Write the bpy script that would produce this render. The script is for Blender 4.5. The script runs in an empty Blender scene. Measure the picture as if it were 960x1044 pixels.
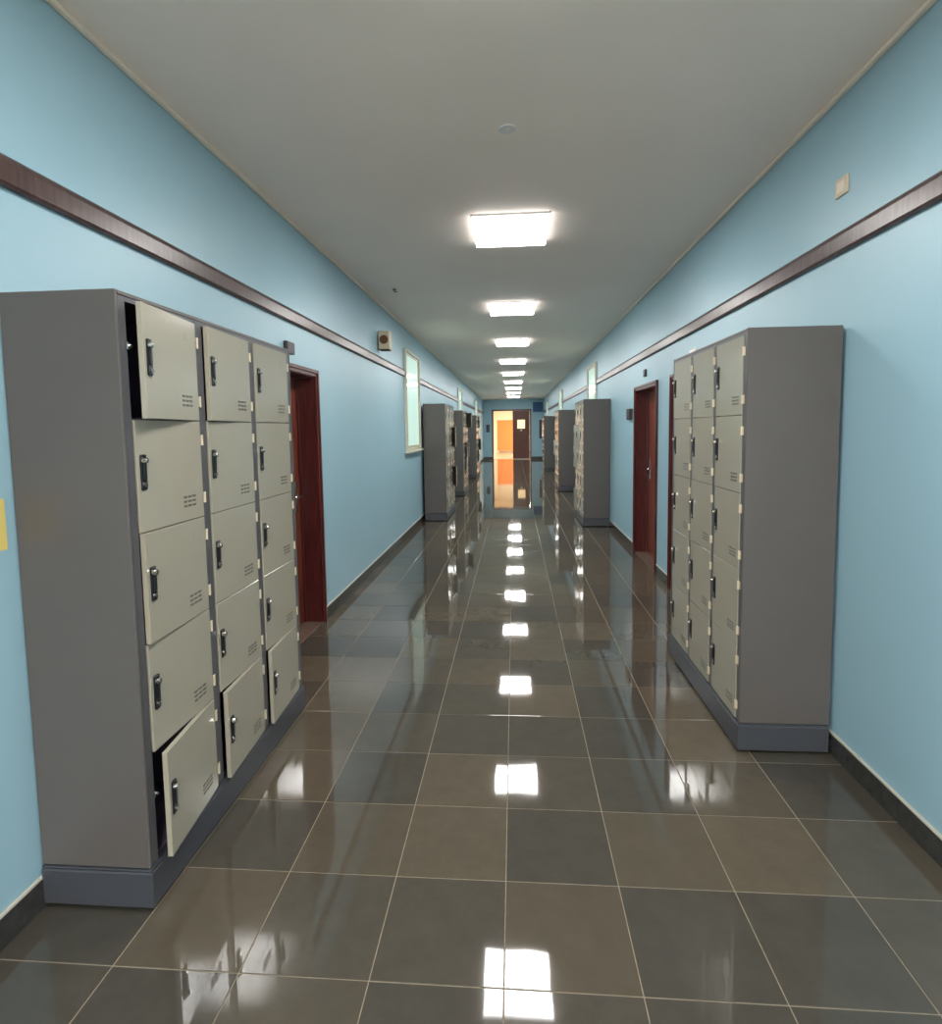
import bpy, bmesh, math, random
from mathutils import Matrix, Vector, Euler
random.seed(7)
S = bpy.context.scene
C = S.collection
R = math.radians

# ------------------------------------------------------------------ camera
cam = bpy.data.cameras.new('camera')
cam_o = bpy.data.objects.new('camera', cam)
C.objects.link(cam_o)
rv = Vector((0.99708375, 0.07486208, -0.01482109))
uv = Vector((0.00879306, 0.08021866, 0.99673851))
fv = Vector((-0.07580684, 0.99396209, -0.07932645))
cam_o.matrix_world = Matrix(((rv.x, uv.x, -fv.x, 0.0441468), (rv.y, uv.y, -fv.y, -1.54695337),
                             (rv.z, uv.z, -fv.z, 1.6257954), (0, 0, 0, 1)))
cam.sensor_fit = 'AUTO'
cam.sensor_width = 36.0
cam.lens = 584.416 * 36.0 / 1044.0
cam.shift_y = -(522.0 - 484.24) / 1044.0
cam.clip_start = 0.05
cam.clip_end = 100
S.camera = cam_o

# ------------------------------------------------------------------ world, exposure
w = bpy.data.worlds.new('World'); S.world = w
w.use_nodes = True
w.node_tree.nodes['Background'].inputs[0].default_value = (1.0, .97, .93, 1)
w.node_tree.nodes['Background'].inputs[1].default_value = 3.6
S.view_settings.view_transform = 'Standard'
S.view_settings.look = 'None'
S.view_settings.exposure = 1.0
S.view_settings.gamma = 1.0
S.view_settings.use_curve_mapping = False
LAMP = 20.0          # emission of the corridor light panels
HALL_FILL = 27.0     # emission of unseen lamps added to light the hall behind the end door

W = 1.6              # half width of the corridor
H = 3.18            # ceiling height
END = 29.0
BACK = -4.4
T = 0.4              # floor tile

# ------------------------------------------------------------------ materials
def srgb(r, g, b):
    f = lambda c: (c / 255 / 12.92) if c / 255 <= .04045 else ((c / 255 + .055) / 1.055) ** 2.4
    return (f(r), f(g), f(b), 1)

def mat(name, col, rough=.5, metal=0, spec=.5, noise=0, nscale=20, bump=0, bscale=60, coat=0):
    m = bpy.data.materials.new(name); m.use_nodes = True
    nt = m.node_tree; b = nt.nodes['Principled BSDF']
    b.inputs['Base Color'].default_value = col
    b.inputs['Roughness'].default_value = rough
    b.inputs['Metallic'].default_value = metal
    b.inputs['Specular IOR Level'].default_value = spec
    b.inputs['Coat Weight'].default_value = coat
    if noise or bump:
        tc = nt.nodes.new('ShaderNodeTexCoord')
    if noise:
        n = nt.nodes.new('ShaderNodeTexNoise'); n.inputs['Scale'].default_value = nscale
        n.inputs['Detail'].default_value = 5
        nt.links.new(tc.outputs['Object'], n.inputs['Vector'])
        mr = nt.nodes.new('ShaderNodeMapRange')
        mr.inputs[1].default_value = .3; mr.inputs[2].default_value = .7
        mr.inputs[3].default_value = 1 - noise; mr.inputs[4].default_value = 1 + noise
        nt.links.new(n.outputs['Fac'], mr.inputs[0])
        mx = nt.nodes.new('ShaderNodeVectorMath'); mx.operation = 'SCALE'
        mx.inputs[0].default_value = col[:3]
        nt.links.new(mr.outputs[0], mx.inputs['Scale'])
        nt.links.new(mx.outputs[0], b.inputs['Base Color'])
    if bump:
        n2 = nt.nodes.new('ShaderNodeTexNoise'); n2.inputs['Scale'].default_value = bscale
        n2.inputs['Detail'].default_value = 3
        nt.links.new(tc.outputs['Object'], n2.inputs['Vector'])
        bp = nt.nodes.new('ShaderNodeBump'); bp.inputs['Strength'].default_value = bump
        bp.inputs['Distance'].default_value = .004
        nt.links.new(n2.outputs['Fac'], bp.inputs['Height'])
        nt.links.new(bp.outputs['Normal'], b.inputs['Normal'])
    return m

def emit(name, col, s):
    m = bpy.data.materials.new(name); m.use_nodes = True
    b = m.node_tree.nodes['Principled BSDF']
    b.inputs['Base Color'].default_value = (.8, .8, .8, 1)
    b.inputs['Emission Color'].default_value = col
    b.inputs['Emission Strength'].default_value = s
    return m

def tile_mat():
    m = bpy.data.materials.new('polished_stone_tile'); m.use_nodes = True
    nt = m.node_tree; b = nt.nodes['Principled BSDF']; L = nt.links.new
    geo = nt.nodes.new('ShaderNodeNewGeometry')
    sc = nt.nodes.new('ShaderNodeVectorMath'); sc.operation = 'SCALE'; sc.inputs['Scale'].default_value = 1 / T
    L(geo.outputs['Position'], sc.inputs[0])
    fl = nt.nodes.new('ShaderNodeVectorMath'); fl.operation = 'FLOOR'
    L(sc.outputs[0], fl.inputs[0])
    sp = nt.nodes.new('ShaderNodeSeparateXYZ'); L(fl.outputs[0], sp.inputs[0])
    cb = nt.nodes.new('ShaderNodeCombineXYZ'); L(sp.outputs[0], cb.inputs[0]); L(sp.outputs[1], cb.inputs[1])
    wn = nt.nodes.new('ShaderNodeTexWhiteNoise'); wn.noise_dimensions = '3D'; L(cb.outputs[0], wn.inputs['Vector'])
    oi = nt.nodes.new('ShaderNodeObjectInfo')
    so = nt.nodes.new('ShaderNodeSeparateColor'); L(oi.outputs['Color'], so.inputs[0])
    mul = nt.nodes.new('ShaderNodeMath'); mul.operation = 'MULTIPLY'
    L(wn.outputs['Value'], mul.inputs[0]); L(so.outputs[0], mul.inputs[1])   # obj.color.r = 0 marks a dark slab
    ramp = nt.nodes.new('ShaderNodeValToRGB')
    e = ramp.color_ramp.elements
    e[0].position = 0; e[0].color = srgb(75, 71, 64)
    e[1].position = 1; e[1].color = srgb(96, 87, 73)
    a = e.new(.25); a.color = srgb(79, 74, 66)
    a = e.new(.6); a.color = srgb(88, 80, 68)
    L(mul.outputs[0], ramp.inputs[0])
    n = nt.nodes.new('ShaderNodeTexNoise'); n.inputs['Scale'].default_value = 9; n.inputs['Detail'].default_value = 8
    n.inputs['Roughness'].default_value = .7
    L(geo.outputs['Position'], n.inputs['Vector'])
    mr = nt.nodes.new('ShaderNodeMapRange'); mr.inputs[1].default_value = .3; mr.inputs[2].default_value = .7
    mr.inputs[3].default_value = .9; mr.inputs[4].default_value = 1.1
    L(n.outputs['Fac'], mr.inputs[0])
    mx = nt.nodes.new('ShaderNodeVectorMath'); mx.operation = 'SCALE'
    L(ramp.outputs['Color'], mx.inputs[0]); L(mr.outputs[0], mx.inputs['Scale'])
    L(mx.outputs[0], b.inputs['Base Color'])
    b.inputs['Roughness'].default_value = .035
    b.inputs['Specular IOR Level'].default_value = .62
    n2 = nt.nodes.new('ShaderNodeTexNoise'); n2.inputs['Scale'].default_value = 7; n2.inputs['Detail'].default_value = 1
    L(geo.outputs['Position'], n2.inputs['Vector'])
    bp = nt.nodes.new('ShaderNodeBump'); bp.inputs['Strength'].default_value = .06; bp.inputs['Distance'].default_value = .004
    L(n2.outputs['Fac'], bp.inputs['Height']); L(bp.outputs['Normal'], b.inputs['Normal'])
    return m

def wood_mat(name, c1, c2, rough=.25):
    m = bpy.data.materials.new(name); m.use_nodes = True
    nt = m.node_tree; b = nt.nodes['Principled BSDF']; L = nt.links.new
    tc = nt.nodes.new('ShaderNodeTexCoord')
    mp = nt.nodes.new('ShaderNodeMapping'); mp.inputs['Scale'].default_value = (14, 14, 1.2)
    L(tc.outputs['Object'], mp.inputs[0])
    n = nt.nodes.new('ShaderNodeTexNoise'); n.inputs['Scale'].default_value = 3; n.inputs['Detail'].default_value = 6
    L(mp.outputs[0], n.inputs['Vector'])
    ramp = nt.nodes.new('ShaderNodeValToRGB')
    ramp.color_ramp.elements[0].position = .35; ramp.color_ramp.elements[0].color = c1
    ramp.color_ramp.elements[1].position = .68; ramp.color_ramp.elements[1].color = c2
    L(n.outputs['Fac'], ramp.inputs[0]); L(ramp.outputs[0], b.inputs['Base Color'])
    b.inputs['Roughness'].default_value = rough
    return m

M = {
 'wall': mat('blue_wall_paint', srgb(160, 196, 210), .4, noise=.02, nscale=1.5, bump=.05, bscale=40),
 'ceil': mat('white_ceiling_paint', srgb(252, 238, 226), .7, noise=.02, nscale=1.2),
 'cornice': mat('beige_plaster_strip', srgb(240, 226, 208), .6),
 'tile': tile_mat(),
 'grout': mat('beige_grout', srgb(146, 132, 112), .8, noise=.15, nscale=30),
 'skirt': mat('dark_skirting_stone', srgb(62, 62, 60), .15, noise=.2, nscale=25),
 'skirtcap': mat('grey_cement_edge', srgb(205, 198, 184), .7),
 'rail': wood_mat('dark_brown_rail', srgb(66, 46, 44), srgb(92, 68, 64), .3),
 'door': wood_mat('red_brown_door_wood', srgb(100, 44, 34), srgb(140, 68, 48), .3),
 'doorframe': wood_mat('dark_red_frame_wood', srgb(78, 32, 32), srgb(104, 46, 42), .28),
 'enddoor': wood_mat('brown_end_door_wood', srgb(92, 48, 36), srgb(116, 62, 46), .4),
 'body': mat('grey_locker_steel', srgb(94, 89, 86), .36, noise=.03, nscale=4, spec=.45),
 'frame': mat('grey_locker_frame_steel', srgb(84, 83, 86), .4),
 'plinth': mat('slate_plinth_steel', srgb(68, 70, 76), .34, noise=.04, nscale=6),
 'ldoor': mat('pale_grey_door_steel', srgb(166, 160, 144), .15, noise=.015, nscale=6, spec=.6, bump=.07, bscale=3),
 'inner': mat('dark_locker_inside', srgb(112, 100, 122), .6),
 'black': mat('black_plastic', srgb(26, 27, 32), .35),
 'chrome': mat('chrome_metal', srgb(205, 205, 200), .2, metal=1),
 'hinge': mat('cream_hinge_steel', srgb(222, 208, 182), .35, metal=.2),
 'slot': mat('dark_vent_slot', srgb(98, 95, 86), .6),
 'white': mat('white_enamel', srgb(226, 226, 226), .4),
 'alu': mat('cream_window_aluminium', srgb(214, 210, 192), .35),
 'alu_dark': mat('brown_window_gasket', srgb(110, 90, 76), .5),
 'pane': mat('frosted_mint_glass', srgb(190, 220, 208), .08, spec=.6, coat=.3),
 'beige': mat('beige_plastic', srgb(218, 202, 174), .5),
 'cone': mat('brown_speaker_cloth', srgb(112, 80, 58), .8),
 'dark': mat('dark_brown_plastic', srgb(62, 54, 56), .45),
 'navy': mat('navy_blue_panel', srgb(62, 98, 140), .6),
 'yellow': mat('yellow_paper', srgb(228, 204, 116), .8),
 'paper': mat('white_paper', srgb(236, 234, 230), .8),
 'orange': mat('orange_wall_paint', srgb(240, 146, 82), .6),
 'cream': mat('cream_wall_paint', srgb(244, 234, 214), .6),
 'light': emit('lit_diffuser', (1.0, .98, .95, 1), LAMP),
 'hallfill': emit('hall_fill_glow', (1.0, .9, .76, 1), HALL_FILL),
 'sill': mat('pale_marble_threshold', srgb(178, 160, 140), .25, noise=.08, nscale=10),
}
gm = bpy.data.materials.new('clear_door_glass'); gm.use_nodes = True
gb = gm.node_tree.nodes['Principled BSDF']
gb.inputs['Transmission Weight'].default_value = 1; gb.inputs['Roughness'].default_value = .02
gb.inputs['IOR'].default_value = 1.05; gb.inputs['Base Color'].default_value = (1, 1, 1, 1)
M['glass'] = gm
pb = M['pane'].node_tree.nodes['Principled BSDF']      # frosted, with a glow put in to stand for lit rooms behind
pb.inputs['Emission Color'].default_value = srgb(196, 226, 214); pb.inputs['Emission Strength'].default_value = .42
M['lightside'] = emit('ceiling_fill_rim', (1.0, .985, .97, 1), LAMP * .17)  # rim emission put in to throw light onto the ceiling
M['step'] = mat('brown_stone_threshold', srgb(112, 92, 80), .2, noise=.1, nscale=12)

# ------------------------------------------------------------------ mesh helpers
def box(bm, x0, x1, y0, y1, z0, z1, mi=0, bev=0):
    vs = [bm.verts.new(p) for p in ((x0, y0, z0), (x1, y0, z0), (x1, y1, z0), (x0, y1, z0),
                                    (x0, y0, z1), (x1, y0, z1), (x1, y1, z1), (x0, y1, z1))]
    fs = [bm.faces.new([vs[i] for i in q]) for q in
          ((3, 2, 1, 0), (4, 5, 6, 7), (0, 1, 5, 4), (1, 2, 6, 5), (2, 3, 7, 6), (3, 0, 4, 7))]
    for f in fs: f.material_index = mi
    if bev:
        es = list({e for f in fs for e in f.edges})
        bmesh.ops.bevel(bm, geom=es, offset=bev, segments=1, affect='EDGES', profile=.5)

def cyl(bm, c, axis, r, l, n=16, mi=0, r2=None):
    rot = {'z': Matrix(), 'x': Matrix.Rotation(R(90), 4, 'Y'), 'y': Matrix.Rotation(R(-90), 4, 'X')}[axis]
    ret = bmesh.ops.create_cone(bm, cap_ends=True, segments=n, radius1=r, radius2=r if r2 is None else r2, depth=l,
                                matrix=Matrix.Translation(c) @ rot)
    for f in {f for v in ret['verts'] for f in v.link_faces}: f.material_index = mi

def mesh(name, bm, mats):
    me = bpy.data.meshes.new(name); bm.to_mesh(me); bm.free()
    for m in (mats if isinstance(mats, (list, tuple)) else [mats]): me.materials.append(m)
    return me

def obj(name, data, mats=None, parent=None, loc=None, rz=None):
    if isinstance(data, bmesh.types.BMesh): data = mesh(name, data, mats)
    o = bpy.data.objects.new(name, data); C.objects.link(o)
    if parent: o.parent = parent
    if loc: o.location = loc
    if rz is not None: o.rotation_euler = (0, 0, rz)
    return o

def boxobj(name, x0, x1, y0, y1, z0, z1, m, parent=None, bev=0):
    bm = bmesh.new(); box(bm, x0, x1, y0, y1, z0, z1, 0, bev)
    return obj(name, bm, m, parent)

def empty(name, loc=(0, 0, 0), rz=0, parent=None):
    o = bpy.data.objects.new(name, None); C.objects.link(o)
    o.location = loc; o.rotation_euler = (0, 0, rz); o.empty_display_size = .1
    if parent: o.parent = parent
    return o

def tag(o, label, cat, group=None):
    o['label'] = label; o['category'] = cat
    if group: o['group'] = group
    return o

def struct(o):
    o['kind'] = 'structure'; return o

def copy_tree(o, parent=None):
    c = o.copy(); C.objects.link(c)
    if parent: c.parent = parent
    for ch in list(o.children): copy_tree(ch, c)
    return c

# ------------------------------------------------------------------ shell
DOORS_L = [(2.01, 3.18)]
DOORS_R = [(3.13, 4.30), (4.83, 6.00)]
DH = 2.13            # top of a door frame
FR = .055            # width of the door frame
def side_wall(name, s, doors):
    bm = bmesh.new()
    xs = sorted((s * W, s * (W + .2)))
    y = BACK
    for a, b in doors:
        box(bm, *xs, y, a + .03, 0, H); box(bm, *xs, a + .03, b - .03, DH - .03, H); y = b - .03
    box(bm, *xs, y, END + .2, 0, H)
    return struct(obj(name, bm, M['wall']))
side_wall('wall_left', -1, DOORS_L)
side_wall('wall_right', 1, DOORS_R)

ED = (-1.13, .945, 2.645)        # end door opening, outer edge of its frame
bm = bmesh.new()
box(bm, -W, ED[0] + .03, END, END + .2, 0, H); box(bm, ED[1] - .03, W, END, END + .2, 0, H)
box(bm, ED[0] + .03, ED[1] - .03, END, END + .2, ED[2] - .03, H)
struct(obj('wall_far', bm, M['wall']))
bm = bmesh.new()
box(bm, -W, -1.45, BACK - .2, BACK, 0, H); box(bm, 1.45, W, BACK - .2, BACK, 0, H); box(bm, -1.45, 1.45, BACK - .2, BACK, 3.0, H)
struct(obj('wall_near', bm, M['wall']))          # unseen opening added behind the viewer so daylight brightens the ceiling
struct(boxobj('ground_outside', -30, 30, -45, BACK - .2, -.2, -.05, M['sill']))
struct(boxobj('ceiling', -W - .2, W + .2, BACK - .2, END + .2, H, H + .15, M['ceil']))
floor = struct(boxobj('floor', -W - .25, W + .25, BACK - .2, END + .2, -.12, -.0015, M['grout']))

# floor tiles
def tile_bm(bm, x, y):
    g = .0018
    z = 0; b = .0012
    x0, x1, y0, y1 = x + g, x + T - g, y + g, y + T - g
    lo = [bm.verts.new(p) for p in ((x0, y0, -.006), (x1, y0, -.006), (x1, y1, -.006), (x0, y1, -.006))]
    mi = [bm.verts.new(p) for p in ((x0, y0, z - b), (x1, y0, z - b), (x1, y1, z - b), (x0, y1, z - b))]
    hi = [bm.verts.new(p) for p in ((x0 + b, y0 + b, z), (x1 - b, y0 + b, z), (x1 - b, y1 - b, z), (x0 + b, y1 - b, z))]
    for A, B in ((lo, mi), (mi, hi)):
        for i in range(4):
            bm.faces.new((A[i], A[(i + 1) % 4], B[(i + 1) % 4], B[i]))
    bm.faces.new(hi)
bm = bmesh.new(); tile_bm(bm, -T / 2, -T / 2)
tile_me = mesh('tile', bm, M['tile'])
DARK = {(0, 1), (1, 0), (-4, 0), (-3, 1), (3, 2), (2, -1), (-3, -1), (1, 3), (-2, 4), (0, 5), (2, 5), (-1, 7)}
rng = random.Random(3)
for j in range(-4, 33):
    for i in range(-4, 4):
        t = obj('tile', tile_me, None, floor, (i * T + T / 2, j * T + T / 2, 0))
        t.rotation_euler = (rng.gauss(0, .0005), rng.gauss(0, .0005), 0)
        v = 0.1 if (i, j) in DARK else (1.0 if j < 6 else 1)
        t.color = (v, v, v, 1)
bm = bmesh.new()
for j in list(range(-11, -4)) + list(range(33, 73)):
    for i in range(-4, 4):
        if j * T + T <= END + .21: tile_bm(bm, i * T, j * T)
o = obj('tile', bm, M['tile'], floor); o['kind'] = 'stuff'

# skirting of dark stone pieces with a cement edge
def baseboard(name, s, doors):
    root = struct(boxobj(name, *sorted((s * W, s * (W - .004))), BACK, END, 0, .002, M['skirt']))
    bm = bmesh.new(); box(bm, *sorted((s * W, s * (W - .012))), .0012, T - .0012, 0, .1, 0, .0015)
    me = mesh('skirting_tile', bm, M['skirt'])
    rest = bmesh.new()
    y = BACK
    cuts = [BACK]
    segs = []
    for a, b in doors: segs.append((cuts[-1], a)); cuts.append(b)
    segs.append((cuts[-1], END))
    for a, b in segs:
        n0 = math.floor(a / T + 1e-6)
        k = n0
        while k * T < b - 1e-4:
            p, q = max(a, k * T), min(b, k * T + T)
            if q - p > .01:
                if -1.7 < p < 13:
                    if abs(q - p - T) < 1e-4: obj('skirting_tile', me, None, root, (0, k * T, 0))
                    else:
                        b2 = bmesh.new(); box(b2, *sorted((s * W, s * (W - .012))), p + .0012, q - .0012, 0, .1, 0, .0015)
                        obj('skirting_tile', b2, M['skirt'], root)
                else: box(rest, *sorted((s * W, s * (W - .012))), p + .0012, q - .0012, 0, .1)
            k += 1
        bm = bmesh.new(); box(bm, *sorted((s * W, s * (W - .0105))), a, b, .1, .112, 0, .002)
        obj('cement_edge', bm, M['skirtcap'], root)
    o = obj('skirting_tile', rest, M['skirt'], root); o['kind'] = 'stuff'
baseboard('baseboard_left', -1, DOORS_L)
baseboard('baseboard_right', 1, DOORS_R)
bm = bmesh.new()
box(bm, -W + .013, ED[0] - .001, END - .014, END, 0, .14, 0, .002); box(bm, ED[1] + .001, W - .013, END - .014, END, 0, .14, 0, .002)
struct(obj('baseboard_far', bm, M['skirt']))

# ceiling edge strips
n_trim = 1
for s in (-1, 1):
    bm = bmesh.new()
    box(bm, *sorted((s * W, s * (W - .03))), BACK, END, H - .022, H, 0, .006)
    struct(obj('trim_%d' % n_trim, bm, M['cornice'])); n_trim += 1

# brown wooden wall rails, cut at the windows
WIN = [(-1, 7.04, 8.28), (1, 9.42, 10.62), (-1, 15.2, 16.42), (1, 17.0, 18.22), (-1, 22.4, 23.6), (1, 24.6, 25.8)]
WZ = (1.31, 2.85)
def rail(s, a, b):
    global n_trim
    prof = [(0, 2.430), (.020, 2.430), (.028, 2.440), (.028, 2.505), (.020, 2.522), (.012, 2.532), (0, 2.532)]
    bm = bmesh.new()
    A = [bm.verts.new((s * (W - d), a, z)) for d, z in prof]
    B = [bm.verts.new((s * (W - d), b, z)) for d, z in prof]
    n = len(prof)
    for i in range(n): bm.faces.new((A[i], A[(i + 1) % n], B[(i + 1) % n], B[i]))
    bm.faces.new(A); bm.faces.new(B[::-1])
    bmesh.ops.recalc_face_normals(bm, faces=bm.faces)
    struct(obj('trim_%d' % n_trim, bm, M['rail'])); n_trim += 1
for s in (-1, 1):
    y = BACK
    for q, a, b in WIN:
        if q == s: rail(s, y, a); y = b
    rail(s, y, END)

# ------------------------------------------------------------------ windows
def window(n, s, a, b):
    root = struct(empty('window_%d' % n, (s * W, (a + b) / 2, WZ[0])))
    hw, hh = (b - a) / 2, WZ[1] - WZ[0]
    X = lambda p, q: sorted((-s * p, -s * q))
    bm = bmesh.new()                                     # casing, proud of the wall
    for y0, y1 in ((-hw, -hw + .04), (hw - .04, hw)): box(bm, *X(0, .045), y0, y1, 0, hh, 0, .005)
    for z0, z1 in ((0, .04), (hh - .04, hh)): box(bm, *X(0, .045), -hw + .04, hw - .04, z0, z1, 0, .005)
    obj('window_frame', bm, M['alu'], root)
    y0, y1 = -hw + .042, hw - .042
    bm = bmesh.new()
    box(bm, *X(.004, .03), y0, y0 + .035, .042, hh - .042, 0, .003); box(bm, *X(.004, .03), y1 - .035, y1, .042, hh - .042, 0, .003)
    box(bm, *X(.004, .03), y0 + .035, y1 - .035, .042, .077, 0, .003); box(bm, *X(.004, .03), y0 + .035, y1 - .035, hh - .077, hh - .042, 0, .003)
    sash = obj('sash', bm, M['alu'], root)
    bm = bmesh.new(); box(bm, *X(.012, .02), y0 + .035, y1 - .035, .077, hh - .077)
    obj('pane', bm, M['pane'], sash)
    bm = bmesh.new()
    box(bm, *X(.02, .026), y1 - .045, y1 - .035, .077, hh - .077)
    obj('gasket', bm, M['alu_dark'], sash)
    bm = bmesh.new(); box(bm, *X(0, .085), -hw - .04, hw + .04, -.035, -.001, 0, .006)
    obj('window_sill', bm, M['alu'], root)
for n, (s, a, b) in enumerate(WIN): window(n + 1, s, a, b)

# ------------------------------------------------------------------ side doors
def side_door(n, s, a, b, latch_far=True):
    root = struct(empty('door_%d' % n, (s * W, (a + b) / 2, 0)))
    hw = (b - a) / 2
    X = lambda p, q: sorted((s * p, s * q))              # p, q measured into the wall
    bm = bmesh.new()                                     # architrave with two steps
    for y0, y1, y2, y3 in ((-hw, -hw + FR, -hw, -hw + .028), (hw - FR, hw, hw - .028, hw)):
        box(bm, *X(-.016, 0), y0, y1, 0, DH, 0, .003); box(bm, *X(-.026, -.016), y2, y3, 0, DH, 0, .003)
    box(bm, *X(-.016, 0), -hw + FR, hw - FR, DH - FR, DH, 0, .003); box(bm, *X(-.026, -.016), -hw + .028, hw - .028, DH - .028, DH, 0, .003)
    obj('architrave', bm, M['doorframe'], root)
    bm = bmesh.new()                                     # jamb lining
    box(bm, *X(.001, .199), -hw + .032, -hw + FR + .005, 0, DH - .031); box(bm, *X(.001, .199), hw - FR - .005, hw - .032, 0, DH - .031)
    box(bm, *X(.001, .199), -hw + FR + .005, hw - FR - .005, DH - FR - .005, DH - .031)
    for y0, y1 in ((-hw + FR + .005, -hw + FR + .02), (hw - FR - .02, hw - FR - .005)): box(bm, *X(.135, .152), y0, y1, 0, DH - FR - .005)
    obj('jamb', bm, M['doorframe'], root)
    y0, y1, z1 = -hw + FR + .008, hw - FR - .008, DH - FR - .008
    bm = bmesh.new(); box(bm, *X(.154, .194), y0, y1, .012, z1, 0, .003)
    leaf = obj('door_leaf', bm, M['door'], root)
    for z0, z2 in ((.16, .95), (1.15, z1 - .14)):        # raised panels
        bm = bmesh.new(); box(bm, *X(.146, .155), y0 + .14, y1 - .14, z0, z2, 0, .006)
        obj('door_panel', bm, M['door'], leaf)
    yk = (y1 - .09) if latch_far else (y0 + .09)
    bm = bmesh.new()
    box(bm, *X(.147, .154), yk - .022, yk + .022, .96, 1.22, 0, .003)
    cyl(bm, (s * .125, yk, 1.1), 'x', .01, .05, 12)
    d = -1 if latch_far else 1
    box(bm, *X(.095, .112), *sorted((yk + .01 * -d, yk + d * .13)), 1.09, 1.11, 0, .006)
    obj('door_handle', bm, M['chrome'], leaf)
    bm = bmesh.new(); box(bm, *X(.0, .2), -hw + .032, hw - .032, 0, .008, 0, .002)
    obj('threshold', bm, M['step'], root)
side_door(1, -1, *DOORS_L[0])
side_door(2, 1, *DOORS_R[1])
side_door(3, 1, *DOORS_R[0])

# ------------------------------------------------------------------ end door and the hall behind it
d4 = struct(empty('door_4', ((ED[0] + ED[1]) / 2, END, 0)))
hw = (ED[1] - ED[0]) / 2; zt = ED[2]
bm = bmesh.new()
box(bm, -hw, -hw + .075, -.02, .2, 0, zt, 0, .004); box(bm, hw - .075, hw, -.02, .2, 0, zt, 0, .004)
box(bm, -hw + .075, hw - .075, -.02, .2, zt - .075, zt, 0, .004)
# the frame sits in the opening, so trim it back to the reveal
obj('door_frame', bm, M['doorframe'], d4)
def end_leaf(x0, x1):
    # leaf drawn from x0 to x1 with a square window hole
    bm = bmesh.new(); cx = (x0 + x1) / 2; g = .2; z0, z1 = 1.63, 2.09
    box(bm, x0, cx - g, 0, .045, .045, zt - .08); box(bm, cx + g, x1, 0, .045, .045, zt - .08)
    box(bm, cx - g, cx + g, 0, .045, .045, z0); box(bm, cx - g, cx + g, 0, .045, z1, zt - .08)
    me = bm
    return me, cx, g, z0, z1
def add_leaf(x0, x1, loc, rz):
    bm, cx, g, z0, z1 = end_leaf(x0, x1)
    lf = obj('door_leaf', bm, M['enddoor'], d4, loc, rz)
    bm = bmesh.new(); box(bm, cx - g + .001, cx + g - .001, .02, .026, z0 + .001, z1 - .001); obj('pane', bm, M['glass'], lf)
    bm = bmesh.new()
    for a, b, c, d in ((cx - g - .03, cx - g, z0 - .03, z1 + .03), (cx + g, cx + g + .03, z0 - .03, z1 + .03),
                       (cx - g, cx + g, z0 - .03, z0), (cx - g, cx + g, z1, z1 + .03)): box(bm, a, b, -.012, 0, c, d, 0, .003)
    obj('window_bead', bm, M['enddoor'], lf)
    bm = bmesh.new(); box(bm, x0, x1, -.004, .049, .004, .044); obj('kick_plate', bm, M['sill'], lf)
    bm = bmesh.new(); box(bm, cx - .05, cx + .05, -.004, -.0005, 1.5, 1.56); obj('name_plate', bm, M['beige'], lf)
    return lf
add_leaf(.06, .95, (0, .05, 0), 0)                                   # closed right leaf
add_leaf(0.0, .86, (-hw + .08, .14, 0), R(97))                       # left leaf swung into the hall
RY = 38.0
fl2 = struct(boxobj('floor', -3.2, 3.4, END + .2, RY, -.12, 0, M['sill']))  # pale stone colour stands in for the pinkish light on this floor
struct(boxobj('ceiling', -3.2, 3.4, END + .2, RY + .2, 3.3, 3.4, M['cream']))
struct(boxobj('wall_hall_left', -1.75, -1.55, END + .2, RY, 0, 3.3, M['cream']))
struct(boxobj('wall_hall_right', 3.2, 3.4, END + .2, RY, 0, 3.3, M['cream']))
struct(boxobj('wall_hall_front', W + .2, 3.2, END + .2, END + .3, 0, 3.3, M['cream']))
struct(boxobj('wall_hall_far', -3.2, 3.4, RY, RY + .2, 0, 3.3, M['cream']))
bm = bmesh.new(); box(bm, -1.12, .1, RY - .02, RY, .12, 2.22, 0, .004)
struct(obj('wall_hall_panel', bm, M['orange']))
struct(boxobj('baseboard_hall', -1.0, 3.19, RY - .03, RY, 0, .11, M['sill'], None, .003))

# ------------------------------------------------------------------ ceiling lights
def make_light():
    root = empty('ceiling_light')
    a, b = .288, .308
    bm = bmesh.new()                                     # white tray on the ceiling
    box(bm, -a, a, -b, b, -.014, 0, 0, .002)
    obj('housing', bm, M['white'], root)
    bm = bmesh.new()                                     # opal cover; a dimmer rim glow is added to lighten the ceiling
    box(bm, -a + .004, a - .004, -b + .004, b - .004, -.046, -.0145, 0, .004)
    for f in bm.faces: f.material_index = 0 if f.normal.z < -.9 else 1
    obj('diffuser', bm, [M['light'], M['lightside']], root)
    return root
ORD = ['first', 'second', 'third', 'fourth', 'fifth', 'sixth', 'seventh', 'eighth', 'ninth']
proto = None
for k in range(-1, 10):
    o = make_light() if proto is None else copy_tree(proto)
    proto = proto or o
    o.location = (.03, -.15 + .308 + k * 2.894, H)
    if k == 0: l = 'white square ceiling light panel just above the top edge of the photo'
    elif k < 0: l = 'white square ceiling light panel behind the viewer, %s back' % ORD[-k - 1]
    else: l = 'lit square panel on the corridor ceiling, %s in the row from the near end' % ORD[k - 1]
    tag(o, l, 'ceiling light', 'light panels along the corridor ceiling')
for i, (x, y) in enumerate(((.4, 31.4), (1.2, 34.6))):
    r = empty('hall_fill_light', (x, y, 3.3))  # out of view, put in to brighten the hall
    bm = bmesh.new(); box(bm, -.6, .6, -.6, .6, -.06, 0, 0, .004); obj('housing', bm, M['white'], r)
    bm = bmesh.new(); box(bm, -.58, .58, -.58, .58, -.066, -.0605); obj('diffuser', bm, M['hallfill'], r)
    tag(r, 'unseen warm lamp added to light the orange hall beyond the end door, %s' % ('nearer one' if i == 0 else 'farther one'), 'ceiling light', 'unseen lamps added in the far hall')

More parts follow.
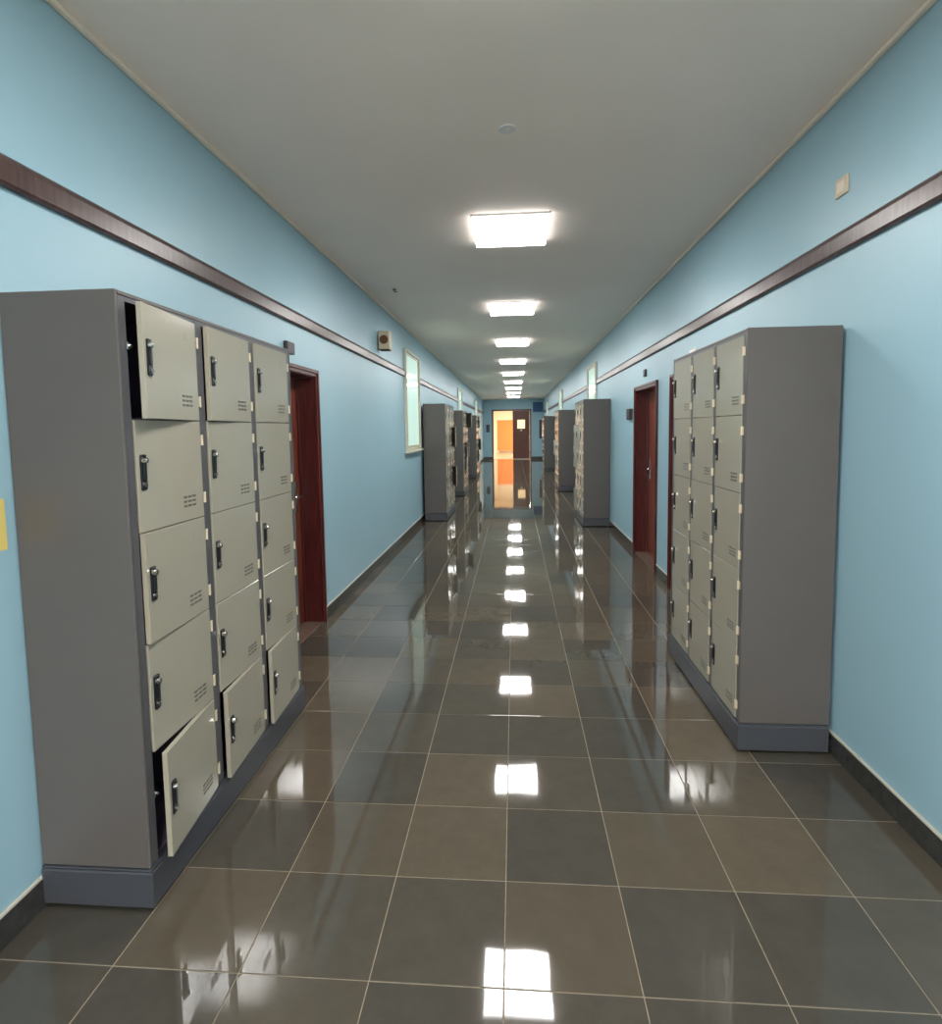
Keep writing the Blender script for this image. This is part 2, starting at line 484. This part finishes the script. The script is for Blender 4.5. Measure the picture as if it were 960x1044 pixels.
# ------------------------------------------------------------------ lockers
ZB, ZT = .15, 2.085
ROWS = 5
RP = (2.057 - ZB) / ROWS
def make_locker(name, wid, DEP):
    root = empty(name)
    st, ms = .05, .055
    dw = (wid - 2 * st - 2 * ms) / 3
    xs = [st + i * (dw + ms) for i in range(3)]
    # carcass
    for x0, x1 in ((0, .012), (wid - .012, wid)):
        bm = bmesh.new(); box(bm, x0, x1, 0, DEP, ZB - .004, ZT, 0, .003); obj('side_panel', bm, M['body'], root)
    bm = bmesh.new(); box(bm, .0125, wid - .0125, .001, DEP, ZT - .014, ZT - .0005, 0, .002); obj('top_panel', bm, M['body'], root)
    bm = bmesh.new(); box(bm, .0125, wid - .0125, DEP - .008, DEP - .001, ZB, ZT - .015); obj('back_panel', bm, M['inner'], root)
    bm = bmesh.new()
    P = .012
    box(bm, -P, wid + P, -P, DEP - .004, 0.012, ZB - .012, 0, .004)
    box(bm, -P + .006, wid + P - .006, -P + .006, DEP - .004, ZB - .0121, ZB - .005, 0, .002)
    for x in (.06, wid - .06):
        for y in (.05, DEP - .06): cyl(bm, (x, y, .006), 'z', .02, .012, 10)
    obj('plinth', bm, M['plinth'], root)
    for x0, x1 in ((.0125, st - .002), (xs[0] + dw + .002, xs[1] - .002), (xs[1] + dw + .002, xs[2] - .002), (xs[2] + dw + .002, wid - .0125)):
        bm = bmesh.new(); box(bm, x0, x1, .002, .022, ZB, ZT - .015, 0, .0015); obj('stile', bm, M['frame'], root)
    bm = bmesh.new(); box(bm, st - .002, wid - st + .002, .003, .02, ZT - .03, ZT - .0145); obj('top_rail', bm, M['frame'], root)
    bm = bmesh.new(); 
    for i in range(2):
        xc = xs[i] + dw + ms / 2; box(bm, xc - .006, xc + .006, .0225, DEP - .0085, ZB, ZT - .016)
    obj('partition', bm, M['inner'], root)
    bm = bmesh.new(); box(bm, .0125, wid - .0125, .0225, DEP - .0085, -.001, .005); me_shelf = mesh('shelf', bm, M['inner'])
    for r in range(ROWS): obj('shelf', me_shelf, None, root, (0, 0, ZB + r * RP))
    # one door, origin at its hinge edge (right edge seen from the front), extends to -x
    dh = RP - .0015
    bm = bmesh.new(); box(bm, -dw + .0015, -.0015, -.002, .016, .0012, dh - .0004, 0, .0012); me_door = mesh('door', bm, M['ldoor'])
    hx, hz = -dw + .032, dh * .535
    bm = bmesh.new()
    box(bm, hx - .015, hx + .015, -.0065, -.002, hz - .06, hz + .06, 0, .004)
    box(bm, hx - .009, hx + .009, -.012, -.0064, hz - .026, hz + .05, 0, .004)
    me_handle = mesh('handle', bm, M['black'])
    bm = bmesh.new(); cyl(bm, (hx - .004, -.014, hz + .04), 'y', .0095, .014, 14); cyl(bm, (hx - .004, -.021, hz + .04), 'y', .005, .004, 10)
    me_lock = mesh('lock', bm, M['chrome'])
    bm = bmesh.new(); cyl(bm, (hx + .001, -.0085, hz - .043), 'y', .008, .006, 14); me_button = mesh('button', bm, M['chrome'])
    bm = bmesh.new()
    for r in range(3):
        for c in range(3):
            x = -dw * .32 + c * .03; z = .055 + r * .017
            box(bm, x - .011, x + .011, -.0026, -.0019, z - .003, z + .003)
            box(bm, x - .011, x + .011, -.0045, -.0019, z + .003, z + .0048)
    me_vent = mesh('vent', bm, M['slot'])
    bm = bmesh.new(); box(bm, -dw * .2 - .014, -dw * .2 + .014, -.0028, -.0019, dh - .075, dh - .055); me_tag = mesh('number_plate', bm, M['ldoor'])
    bm = bmesh.new()
    cyl(bm, (.006, -.003, 0), 'z', .005, .042, 10); box(bm, .004, .022, -.0005, .0015, -.021, .021, 0, .0005)
    me_hinge = mesh('hinge', bm, M['hinge'])
    for i in range(3):
        for r in range(ROWS):
            d = obj('door', me_door, None, root, (xs[i] + dw, 0, ZB + r * RP))
            for nm, me in (('handle', me_handle), ('lock', me_lock), ('button', me_button), ('vent', me_vent), ('number_plate', me_tag)):
                obj(nm, me, None, d)
            for z in (.075, dh - .075): obj('hinge', me_hinge, None, root, (xs[i] + dw, 0, ZB + r * RP + z))
            d['cell'] = i * 10 + (ROWS - 1 - r)          # column, row from the top
    return root
def doors_of(root): return [c for c in root.children if 'cell' in c]
def pose(root, opened, seed):
    rg = random.Random(seed)
    for d in doors_of(root):
        i, r = divmod(int(d['cell']), 10)
        a = opened.get((i, r), rg.choice((0, .15, .3)))
        d.rotation_euler = (0, 0, R(a))

GL, GR = 'grey lockers along the left wall', 'grey lockers along the right wall'
L0 = make_locker('locker', 1.41, .393)
R0 = make_locker('locker', 1.27, .43)
def put(root, s, xf, ynear, wid, label, opened, seed):
    if s < 0: root.location = (xf, ynear, 0); root.rotation_euler = (0, 0, R(90))
    else: root.location = (xf, ynear + wid, 0); root.rotation_euler = (0, 0, R(-90))
    pose(root, opened, seed)
    tag(root, label, 'locker', GL if s < 0 else GR)
L1 = copy_tree(L0); L2 = copy_tree(L0); L3 = copy_tree(L0)
for r in (4, 0):                                        # latch keepers seen at the two open corner doors
    bm = bmesh.new(); z = ZB + r * RP + RP * .62
    box(bm, .038, .052, -.006, .0015, z - .012, z + .012, 0, .002); cyl(bm, (.05, -.008, z), 'y', .006, .008, 10)
    obj('latch_keeper', bm, M['chrome'], L0)
R1 = copy_tree(R0); R2 = copy_tree(R0); R3 = copy_tree(R0)
put(L0, -1, -1.205, .207, 1.41, 'large grey fifteen-door locker in left foreground, top and bottom corner doors ajar',
    {(0, 0): 6.7, (1, 0): 2.6, (0, 4): 6.5, (1, 4): 3.8, (2, 4): 3.2, (0, 2): 2.0, (2, 0): .6}, 1)
put(R0, 1, 1.148, 1.293, 1.27, 'grey locker in the right foreground with all doors shut and paper on top', {(1, 2): 1.0, (0, 0): .8}, 2)
put(L1, -1, -1.165, 8.52, 1.41, 'grey locker right beside the framed left window, two far doors swung out', {(2, 1): 13, (2, 3): 14, (1, 1): 1}, 3)
put(L2, -1, -1.19, 12.3, 1.41, 'dark locker on the left, middle of the three distant ones', {(2, 0): 22, (1, 2): 9, (1, 3): 7, (2, 2): 10}, 4)
put(L3, -1, -1.198, 17.3, 1.41, 'left side locker farthest away, nearest the end door', {(2, 2): 14, (1, 3): 8, (2, 0): 9}, 5)
put(R1, 1, 1.165, 7.9, 1.27, 'tall grey locker just past the red-brown door on right wall', {(0, 1): 5, (0, 2): 6, (1, 1): 4, (0, 4): 5}, 6)
put(R2, 1, 1.165, 13.2, 1.27, 'right side locker standing in the middle of the three distant ones', {(0, 2): 6, (1, 3): 4}, 7)
put(R3, 1, 1.165, 20.4, 1.27, 'right side locker farthest away, nearest the end wall', {(1, 1): 5}, 8)

# ------------------------------------------------------------------ small things
# wall speaker, left
sp = tag(empty('wall_speaker', (-W, 5.4, 2.61)), 'small beige box speaker with brown round front above left wall rail', 'speaker')
bm = bmesh.new(); box(bm, .012, .15, 0, .12, 0, .22, 0, .008); obj('cabinet', bm, M['beige'], sp)
bm = bmesh.new(); cyl(bm, (.081, -.004, .115), 'y', .052, .008, 24); obj('speaker_cone', bm, M['cone'], sp)
bm = bmesh.new(); box(bm, 0, .0115, .02, .1, .05, .17, 0, .002); obj('bracket', bm, M['dark'], sp)
bm = bmesh.new(); box(bm, .02, .145, .005, .115, -.012, -.0005, 0, .002); obj('shade_strip', bm, M['dark'], sp)  # dark strip standing in for the shade under the cabinet
# blank outlet, upper right wall
ob = tag(empty('wall_outlet', (W, 1.378, 2.74)), 'cream square outlet plate high on the right wall above the rail', 'outlet')
bm = bmesh.new(); box(bm, -.012, 0, -.05, .05, -.042, .042, 0, .003); obj('plate', bm, M['beige'], ob)
bm = bmesh.new(); box(bm, -.0145, -.0121, -.03, .03, -.024, .024, 0, .001); obj('cover', bm, M['cornice'], ob)
def plaque(name, x, y, z, dx, w_, h, label, face):
    r = tag(empty(name, (x, y, z)), label, 'sign')
    s = 1 if x > 0 else -1
    bm = bmesh.new(); box(bm, *sorted((0, -s * dx)), -w_ / 2, w_ / 2, 0, h, 0, .003); obj('plate', bm, M['dark'], r)
    bm = bmesh.new(); box(bm, *sorted((-s * dx, -s * (dx + .002))), -w_ / 2 + .012, w_ / 2 - .012, .012, h - .012, 0, .0008); obj('face', bm, face, r)
    return r
plaque('door_sign', -W, 2.58, 2.195, .03, .14, .085, 'small dark plate above the left door, behind the big locker top', M['dark'])
plaque('door_sign', W, 5.44, 2.215, .02, .1, .085, 'small dark plate centred above the red-brown right door', M['dark'])
plaque('room_sign', W, 6.27, 1.72, .045, .2, .145, 'dark wall box beside the far edge of the right door', M['dark'])
nt_ = tag(empty('paper_notice', (-W, .09, 1.26)), 'yellow paper notice at the left edge beside the near locker', 'notice')
bm = bmesh.new(); box(bm, 0, .0015, -.07, .082, 0, .165); obj('sheet', bm, M['yellow'], nt_)
bm = bmesh.new(); box(bm, .0015, .003, -.01, .02, .15, .163, 0, .0004); obj('tape', bm, M['paper'], nt_)
pp = tag(empty('folded_paper', (1.22, 2.24, ZT)), 'small folded white paper lying on top of the right foreground locker', 'paper')
bm = bmesh.new()
v = [bm.verts.new(p) for p in ((-.05, -.06, .001), (.03, -.06, .001), (.03, .06, .001), (-.05, .06, .001), (-.04, -.055, .03), (-.04, .065, .028))]
bm.faces.new((v[0], v[1], v[2], v[3])); bm.faces.new((v[1], v[2], v[5], v[4])); bm.faces.new((v[0], v[3], v[5], v[4]))
bm.faces.new((v[0], v[1], v[4])); bm.faces.new((v[3], v[5], v[2]))
bmesh.ops.recalc_face_normals(bm, faces=bm.faces)
obj('sheet', bm, M['paper'], pp)
# smoke detector and ceiling hook
sd = tag(empty('ceiling_rosette', (.022, 1.57, H)), 'flat round white cap on the ceiling between first two lights', 'rosette')
bm = bmesh.new(); cyl(bm, (0, 0, -.003), 'z', .045, .006, 28, 0, .043); obj('disc', bm, M['white'], sd)
bm = bmesh.new(); cyl(bm, (0, 0, -.007), 'z', .012, .002, 16); obj('centre_screw', bm, M['cornice'], sd)
hk = tag(empty('ceiling_hook', (-1.26, 4.84, H)), 'tiny dark hook on the left side of the ceiling', 'hook')
bm = bmesh.new(); cyl(bm, (0, 0, -.004), 'z', .022, .008, 14); obj('base', bm, M['dark'], hk)
bm = bmesh.new(); cyl(bm, (0, 0, -.018), 'z', .006, .02, 8); box(bm, -.005, .035, -.005, .005, -.032, -.024, 0, .002); obj('prong', bm, M['dark'], hk)
# end wall things
bp_ = tag(empty('blue_panel', (1.29, END, 2.49)), 'dark blue square panel high on the end wall, right of the door', 'panel')
bm = bmesh.new(); box(bm, -.255, .255, -.06, 0, 0, .51, 0, .006); obj('board', bm, M['navy'], bp_)
bm = bmesh.new()
for x0, x1, z0, z1 in ((-.255, -.235, 0, .51), (.235, .255, 0, .51), (-.235, .235, 0, .02), (-.235, .235, .49, .51)): box(bm, x0, x1, -.068, -.0605, z0, z1)
obj('rim', bm, M['navy'], bp_)
cb_ = tag(empty('wall_box', (-1.35, END, 1.45)), 'small dark box on the end wall left of the open door', 'wall box')
bm = bmesh.new(); box(bm, -.09, .09, -.05, 0, 0, .41, 0, .005); obj('case', bm, M['plinth'], cb_)
bm = bmesh.new(); box(bm, -.075, .075, -.056, -.0505, .2, .39, 0, .002); obj('lid', bm, M['dark'], cb_)
nb = tag(empty('narrow_board', (1.43, END, 1.09)), 'narrow dark upright board on the end wall under the blue panel', 'board')
bm = bmesh.new(); box(bm, -.065, .065, -.04, 0, 0, .98, 0, .004); obj('backing', bm, M['dark'], nb)
bm = bmesh.new(); box(bm, -.05, .05, -.044, -.0405, .03, .95, 0, .001); obj('face', bm, M['plinth'], nb)
